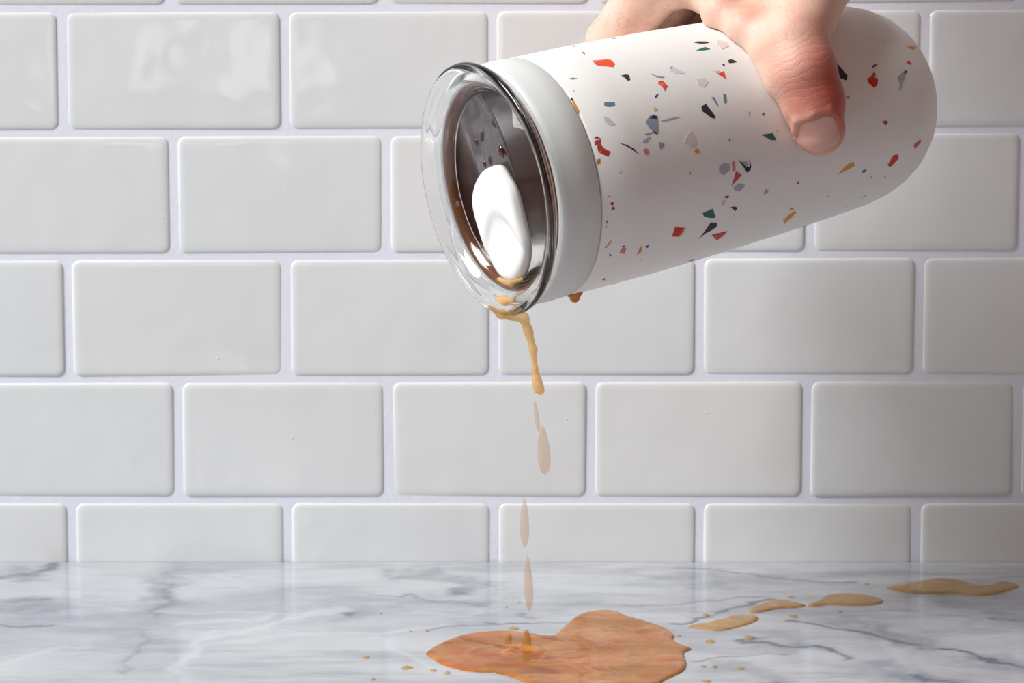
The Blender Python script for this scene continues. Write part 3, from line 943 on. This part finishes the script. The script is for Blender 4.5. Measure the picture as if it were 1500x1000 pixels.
def puddle(name, outline, h, height, label, mat=None, world=False, group=None, cat='coffee puddle', bumps=(), holes=(), nsp=None):
    pl = np.array(outline if world else [on_counter(x, y)[:2] for x, y in outline])
    pl = spline(pl, nsp or len(pl) * 5)
    lo, hi = pl.min(0) - 2 * h, pl.max(0) + 2 * h
    nx, ny = np.ceil((hi - lo) / h).astype(int) + 1
    X, Y = np.meshgrid(lo[0] + h * np.arange(nx), lo[1] + h * np.arange(ny), indexing='ij')
    P = np.stack([X.ravel(), Y.ravel()], 1)
    d = poly_sdf(P, pl)
    for hp in holes:
        d = np.minimum(d, -poly_sdf(P, spline(np.array([on_counter(x, y)[:2] for x, y in hp]), 40)))
    ins = (d > 0).reshape(nx, ny)
    cell = ins[:-1, :-1] | ins[1:, :-1] | ins[:-1, 1:] | ins[1:, 1:]
    # move outside corners on to the shoreline
    D2 = d.reshape(nx, ny)
    gx, gy = np.gradient(D2, h)
    gl = np.hypot(gx, gy) + 1e-9
    out = ~ins
    X = np.where(out, X - gx / gl * D2 / np.maximum(gl, .5), X); Y = np.where(out, Y - gy / gl * D2 / np.maximum(gl, .5), Y)
    wid = 2.2 * height
    tt = np.clip(D2 / wid, 0, 1)
    Z = np.where(out, 0.0, height * np.sqrt(1 - (1 - tt) ** 2))
    ripple = 0.12 * height * np.sin(X * 420 + 2 * np.sin(Y * 160)) * np.sin(Y * 240 + X * 60) * tt
    Z = Z + ripple
    for (bx, by, br, bh) in bumps:
        c_ = on_counter(bx, by)
        rr = np.hypot(X - c_[0], Y - c_[1])
        Z = Z + tt * bh * np.exp(-((rr - br) / 0.0016) ** 2)
    Z = np.maximum(Z, 0) + 0.00006
    used = np.zeros((nx, ny), bool)
    used[:-1, :-1] |= cell; used[1:, :-1] |= cell; used[:-1, 1:] |= cell; used[1:, 1:] |= cell
    idx = -np.ones((nx, ny), int); idx[used] = np.arange(used.sum())
    V = np.stack([X[used], Y[used], Z[used]], 1)
    ij = np.argwhere(cell)
    Q = np.stack([idx[ij[:, 0], ij[:, 1]], idx[ij[:, 0] + 1, ij[:, 1]], idx[ij[:, 0] + 1, ij[:, 1] + 1], idx[ij[:, 0], ij[:, 1] + 1]], 1)
    o = mesh_obj(name, V, Q.tolist(), mat or M_PUD)
    tag(o, label, cat, group)
    return o
main = [(624, 957), (640, 946), (668, 934), (700, 928), (740, 926), (775, 929), (808, 932), (822, 922), (838, 908), (852, 900), (880, 895), (905, 897), (920, 904), (950, 912), (975, 921),
        (988, 931), (986, 938), (1000, 946), (1013, 951), (1002, 957), (1006, 972), (1000, 984), (975, 996), (955, 1008), (900, 1016), (840, 1016), (790, 1008), (755, 994), (725, 986), (690, 984), (655, 976), (635, 966)]
puddle('coffee_puddle', main, 0.0008, 0.0009, 'large orange brown coffee puddle on the marble under the stream',
       bumps=[(768, 958, 0.0060, 0.0007), (745, 962, 0.014, 0.0004)], nsp=200)
puddle('coffee_puddle', [(1008, 918), (1030, 913), (1055, 908), (1075, 902), (1100, 902), (1112, 906), (1100, 913), (1080, 919), (1055, 924), (1035, 922)], 0.0007, 0.0007,
       'pale tan coffee streak nearest the big puddle', mat=M_TAN)
puddle('coffee_puddle', [(1112, 886), (1128, 881), (1150, 880), (1170, 884), (1180, 887), (1165, 890), (1140, 891), (1118, 896), (1100, 897), (1098, 892)], 0.0007, 0.0007,
       'narrow tan coffee streak, second from the big puddle along the trail', mat=M_TAN)
puddle('coffee_puddle', [(1182, 886), (1200, 880), (1210, 873), (1235, 870), (1265, 872), (1288, 877), (1294, 882), (1280, 886), (1250, 887), (1215, 886), (1195, 888)], 0.0007, 0.0008,
       'oval tan coffee spill in the middle of the trail on the marble', mat=M_TAN)
puddle('coffee_puddle', [(1298, 862), (1320, 858), (1345, 852), (1375, 848), (1405, 850), (1430, 858), (1450, 858), (1465, 853), (1485, 855), (1492, 860), (1475, 866), (1440, 872), (1410, 870), (1370, 869), (1330, 868)],
       0.0007, 0.0008, 'long tan coffee spill farthest right near the tiled wall', mat=M_TAN)
splat = [(742, 889, 3, 'beside the pale falling drop'), (761, 882, 3, 'just behind the pale falling drop'), (752, 921, 8, 'at the back edge of the big puddle'), (626, 924, 4, 'left of the big puddle, at its upper left'),
         (602, 925, 3, 'far left of the big puddle'), (596, 978, 8, 'in front of the big puddle on the left, the widest'), (635, 982, 5, 'at the front left edge of the big puddle'), (655, 986, 5, 'in front of the puddle, its left tip behind it'),
         (558, 899, 3, 'far to the left, nearest the wall'), (536, 963, 6, 'farthest to the left on bare marble'), (1034, 901, 6, 'just behind the pale tan streak'), (1040, 940, 8, 'between the big puddle and the dark vein'),
         (1097, 934, 8, 'sitting on the dark vein right of the puddle'), (1030, 976, 4, 'right of the big puddle, left of a pair'), (1047, 977, 5, 'right of the big puddle, right of a pair'), (1085, 979, 5, 'alone on the marble in front of the dark vein'),
         (1035, 998, 6, 'at the bottom edge of the view, right of the puddle'), (1160, 875, 5, 'behind the narrow tan streak'), (1270, 856, 5, 'left of the farthest spill'), (1232, 896, 4, 'in front of the oval spill'),
         (1163, 903, 7, 'between the narrow streak and the grey veins'), (995, 931, 4, 'touching the right edge of the big puddle'), (547, 995, 4, 'at the bottom edge of the view, left of the puddle')]
for (x, y, r, lab) in splat:
    c_ = on_counter(x, y)[:2]
    rr = r / 4.0 * 0.001
    k = 7
    ol = [c_ + rr * rng.uniform(0.8, 1.2) * np.array([math.cos(2 * math.pi * j / k), 1.25 * math.sin(2 * math.pi * j / k)]) for j in range(k)]
    puddle('coffee_splash', ol, max(rr / 5, 0.00022), min(0.0006, rr * 0.45), 'small coffee splash ' + lab, mat=M_SPLASH, world=True, cat='coffee splash', nsp=28)
# upright splash where the stream lands, and a droplet beside it
c_ = on_counter(771, 950)
sp = blob_chain('coffee_splash', [([c_ + np.array([0, 0, 0.0008]), c_ + np.array([0.0003, 0, 0.0035]), c_ + np.array([0.0, 0, 0.0062])], [0.0022, 0.0012, 0.0010])], 0.0004, M_SPLASH, 0.0015)
tag(sp, 'upright coffee splash column rising where the stream hits the puddle', 'coffee splash')
c_ = on_counter(744, 941)
sp = blob_chain('coffee_splash', [([c_ + np.array([0, 0, 0.0006]), c_ + np.array([0.0004, 0, 0.0024])], [0.0014, 0.0012])], 0.00035, M_SPLASH, 0.001)
tag(sp, 'small upright coffee bead left of the splash column in the puddle', 'coffee splash')

# ------------------------------------------------------------------ hand holding the tumbler
def skin_material():
    t = NT('skin')
    tc = t.n('ShaderNodeTexCoord')
    P = tc.outputs['Object']
    c = t.ramp(t.noise(P, 55, 4, 0.6), [(0.3, srgb(224, 172, 150)), (0.5, srgb(233, 192, 172)), (0.7, srgb(238, 204, 188))])
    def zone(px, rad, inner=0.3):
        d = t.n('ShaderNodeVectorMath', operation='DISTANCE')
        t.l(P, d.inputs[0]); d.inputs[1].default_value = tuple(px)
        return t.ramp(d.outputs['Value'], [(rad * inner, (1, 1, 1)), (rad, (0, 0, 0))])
    for px, rad, a, col in ((THUMB[2] + np.array([0.007, -0.004, 0]), 0.022, 0.75, srgb(186, 86, 70)), (THUMB[1] + np.array([0.006, -0.004, 0]), 0.021, 0.85, srgb(172, 66, 52)), (THUMB[0], 0.016, 0.6, srgb(206, 112, 82))):  # skin redness; joint zones also have the thumb's right-hand shade painted in
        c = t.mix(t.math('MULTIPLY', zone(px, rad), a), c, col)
    t.l(c, t.b.inputs['Base Color'])
    t.set(Roughness=0.48, Specular_IOR_Level=0.4)
    t.b.inputs['Subsurface Weight'].default_value = 0.35
    t.b.inputs['Subsurface Radius'].default_value = (0.006, 0.0025, 0.0013)
    t.b.inputs['Subsurface Scale'].default_value = 0.6
    # skin creases: fine net everywhere, cross folds at the thumb joint
    v = t.n('ShaderNodeTexVoronoi', feature='DISTANCE_TO_EDGE'); v.inputs['Scale'].default_value = 700
    t.l(P, v.inputs['Vector'])
    ax_ = THUMB[0] - THUMB[3]; ax_ = ax_ / np.linalg.norm(ax_)
    nz = t.n('ShaderNodeTexNoise'); nz.inputs['Scale'].default_value = 90; nz.inputs['Detail'].default_value = 3
    t.l(P, nz.inputs['Vector'])
    sb = t.n('ShaderNodeVectorMath', operation='MULTIPLY_ADD')
    t.l(nz.outputs['Color'], sb.inputs[0]); sb.inputs[1].default_value = (0.010, 0.010, 0.010); t.l(P, sb.inputs[2])
    dt = t.n('ShaderNodeVectorMath', operation='DOT_PRODUCT')
    t.l(sb.outputs[0], dt.inputs[0]); dt.inputs[1].default_value = tuple(ax_)
    wv = t.math('SINE', t.math('MULTIPLY', dt.outputs['Value'], 1150.0))
    wv = t.math('POWER', t.math('ABSOLUTE', wv), 0.25)
    kz = zone(THUMB[2] + np.array([0, -0.008, 0]), 0.019, 0.45)
    fold = t.math('MULTIPLY', wv, kz)
    hgt = t.math('ADD', t.math('MULTIPLY', t.math('MINIMUM', v.outputs['Distance'], 0.12), 1.2), t.math('MULTIPLY', fold, 0.75))
    t.bump(hgt, 0.35, 0.0007)
    return t.m

def chp(px, py, off):
    return cup_hit(px, py, off)
THUMB = [chp(1200, 190, 0.0065), chp(1191, 150, 0.0085), chp(1176, 105, 0.0100), chp(1163, 58, 0.0110), None, None]
THUMB[4] = cup_pt(0.1465, 62, 0.0575)
THUMB[5] = cup_pt(0.1400, 78, 0.0700)
CMC = cup_pt(0.145, 85, 0.098)
WRIST = cup_pt(0.150, 90, 0.125)
ARM = WRIST + np.array([0.02, 0.0, 0.26])
def fing(s_m, r_m, s_p, ph_m=97):
    return [cup_pt(s_m, ph_m, r_m), cup_pt(s_p, 126, 0.0555), cup_pt(s_p - 0.002, 163, 0.0535), cup_pt(s_p, 196, 0.0525)]
FING = [fing(0.106, 0.068, 0.089), fing(0.120, 0.070, 0.104), fing(0.134, 0.069, 0.120), fing(0.147, 0.066, 0.138)]
FR_ = [[0.0125, 0.0105, 0.009, 0.0078], [0.0125, 0.0105, 0.0092, 0.008], [0.012, 0.0098, 0.0086, 0.0075], [0.011, 0.0086, 0.0075, 0.0066]]
WEB = [cup_pt(0.1115, 86, 0.0535), chp(1056, 19, 0.0050), chp(1092, 42, 0.0040), chp(1119, 74, 0.0035), chp(1141, 116, 0.003)]
RIDGE = []
def hand_sdf(p, ridge=True):
    th = chain_sdf(p, THUMB + [CMC], [0.0096, 0.0115, 0.0123, 0.0122, 0.0145, 0.0165, 0.0185])
    palm = None
    for f_, r_ in zip(FING, FR_):
        e = cone_sdf(p, WRIST, f_[0], 0.017, r_[0])
        palm = e if palm is None else smin(palm, e, 0.008)
    palm = smin(palm, cone_sdf(p, CMC, FING[1][0], 0.016, 0.012), 0.010)
    palm = smin(palm, cone_sdf(p, WRIST, ARM, 0.0235, 0.034), 0.015)
    web = chain_sdf(p, WEB, [0.0060, 0.0056, 0.0056, 0.0052, 0.0045])
    web = smin(web, cone_sdf(p, WEB[1], THUMB[5], 0.0062, 0.012), 0.006)
    web = smin(web, cone_sdf(p, WEB[2], THUMB[4], 0.006, 0.012), 0.006)
    web = smin(web, cone_sdf(p, WEB[0], FING[0][0], 0.0065, 0.012), 0.006)
    web = smin(web, cone_sdf(p, THUMB[5], FING[0][0], 0.014, 0.0125), 0.008)
    d = smin(smin(th, web, 0.008), palm, 0.009)
    fs = None
    for f_, r_ in zip(FING, FR_):
        e = chain_sdf(p, f_, r_)
        fs = e if fs is None else np.minimum(fs, e)
    d = smin(d, fs, 0.004)
    if RIDGE and ridge:
        d = smin(d, chain_sdf(p, RIDGE, [0.0006] + [0.0011] * (len(RIDGE) - 2) + [0.0006]), 0.0018)
    return smax(d, -(cup_implicit(p) - 0.00025), 0.0008)
def hand_hit(px, py):
    d = ray(px, py)
    t_ = 0.62
    for _ in range(200):
        v = hand_sdf((CAM + t_ * d)[None], False)[0]
        if v < 1e-5 or t_ > 0.95: break
        t_ += v * 0.7
    return CAM + t_ * d if t_ < 0.95 else None
def hand_normal(p):
    e = 2e-4
    g = np.array([hand_sdf((p + e * ax)[None], False)[0] - hand_sdf((p - e * ax)[None], False)[0] for ax in np.eye(3)])
    return g / np.linalg.norm(g)
# nail plate: a bent shield on the back of the thumb tip
NL = [(1165, 205), (1164, 190), (1167, 177), (1190, 169), (1217, 162), (1229, 171), (1233, 185), (1233, 196)]
RIDGE = [p + hand_normal(p) * 0.0001 for p in (hand_hit(x, y) for x, y in NL) if p is not None]
NAIL = [(1167, 207), (1165.5, 192), (1168, 179), (1190, 170.5), (1216, 164), (1227, 172), (1231, 186), (1231, 199), (1224, 212), (1211, 220), (1196, 222), (1180, 218)]
lo = np.min(np.array([p for f_ in FING for p in f_] + THUMB + WEB + [WRIST]), 0) - 0.022
hi = np.max(np.array([p for f_ in FING for p in f_] + THUMB + WEB + [WRIST]), 0) + 0.024
hi[2] = WRIST[2] + 0.10
ARM_TOP = hi[2]
def hand_fn(p):
    return np.maximum(hand_sdf(p), p[:, 2] - (ARM_TOP - 0.004))
V, Q = surface_nets(hand_fn, lo, hi, 0.0011)
hand = mesh_obj('person', V, Q, None)
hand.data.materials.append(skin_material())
tag(hand, 'bare hand gripping the tumbler from above with thumb in front', 'person')
hand.modifiers.new('smooth', 'SMOOTH').iterations = 2

def nail_material():
    t = NT('nail')
    t.l(t.mix(t.noise(t.coord(), 200, 3), srgb(216, 160, 146), srgb(226, 178, 164)), t.b.inputs['Base Color'])
    t.set(Roughness=0.3, Specular_IOR_Level=0.5)
    t.b.inputs['Subsurface Weight'].default_value = 0.2
    t.b.inputs['Subsurface Radius'].default_value = (0.004, 0.002, 0.001)
    t.b.inputs['Subsurface Scale'].default_value = 0.4
    return t.m
no = spline(np.array(NAIL, float), 40)
nc = no.mean(0)
V, Fc = [], []
lv = [(1.0, -0.0006), (1.0, 0.0001), (0.94, 0.00035), (0.7, 0.0004), (0.35, 0.0004)]
okn = True
for s_, off in lv:
    for q in no:
        q = nc + (q - nc) * s_
        p = hand_hit(*q)
        while p is None or hand_normal(p) @ ray(*q) > -0.15:
            q = nc + (q - nc) * 0.97
            p = hand_hit(*q)
        p = p + hand_normal(p) * off
        V.append(p)
n = len(no)
for j in range(len(lv) - 1):
    for i in range(n):
        Fc.append((j * n + i, j * n + (i + 1) % n, (j + 1) * n + (i + 1) % n, (j + 1) * n + i))
p = hand_hit(*nc); V.append(p + hand_normal(p) * 0.0004)
for i in range(n):
    Fc.append(((len(lv) - 1) * n + i, (len(lv) - 1) * n + (i + 1) % n, len(V) - 1))
nail = mesh_obj('thumbnail', V, Fc, nail_material(), hand)
fix_normals(nail)
nail['label'] = 'short pink thumbnail'

# fine dark hairs on the back of the hand
def hairs():
    me_ = hand.data
    N = len(me_.vertices)
    co = np.empty(N * 3); me_.vertices.foreach_get('co', co); co = co.reshape(-1, 3)
    no_ = np.empty(N * 3); me_.vertices.foreach_get('normal', no_); no_ = no_.reshape(-1, 3)
    q = co - CAM
    z = q @ FW
    px, py = 750 + F * (q @ RT) / z, 500 - F * (q @ UP) / z
    facing = (no_ * q).sum(1) < -0.0
    m1 = facing & (px > 866) & (px < 1000) & (py > -60) & (py < 34)
    m2 = facing & (px > 1080) & (px < 1200) & (py > -60) & (py < 70)
    V, Fc = [], []
    for msk, cnt in ((m1, 70), (m2, 45)):
        ids = np.nonzero(msk)[0]
        if not len(ids): continue
        for i in rng.choice(ids, min(cnt, len(ids)), replace=False):
            p, nn = co[i], no_[i]
            dr = np.array([-0.55, -0.1, -0.75]) + rng.normal(0, 0.25, 3)
            dr = dr - (dr @ nn) * nn; dr /= np.linalg.norm(dr)
            sd = np.cross(dr, nn); L = rng.uniform(0.003, 0.006); r_ = 0.000035
            k = len(V)
            pts = [p - nn * 0.0003, p + nn * 0.0006 + dr * L * 0.35, p + nn * 0.0009 + dr * L * 0.7 + sd * L * 0.08, p + nn * 0.0007 + dr * L + sd * L * 0.2]
            for j, c_ in enumerate(pts):
                rr = r_ * (1 - 0.25 * j)
                V += [c_ + nn * rr, c_ - nn * rr * 0.5 + sd * rr, c_ - nn * rr * 0.5 - sd * rr]
            for j in range(3):
                for e in range(3):
                    Fc.append((k + 3 * j + e, k + 3 * j + (e + 1) % 3, k + 3 * j + 3 + (e + 1) % 3, k + 3 * j + 3 + e))
    h = mesh_obj('hair', V, Fc, plain('dark_hair', srgb(92, 62, 48), 0.5), hand)
    h['kind'] = 'stuff'
    h['label'] = 'fine dark hairs on the back of the hand'
hairs()
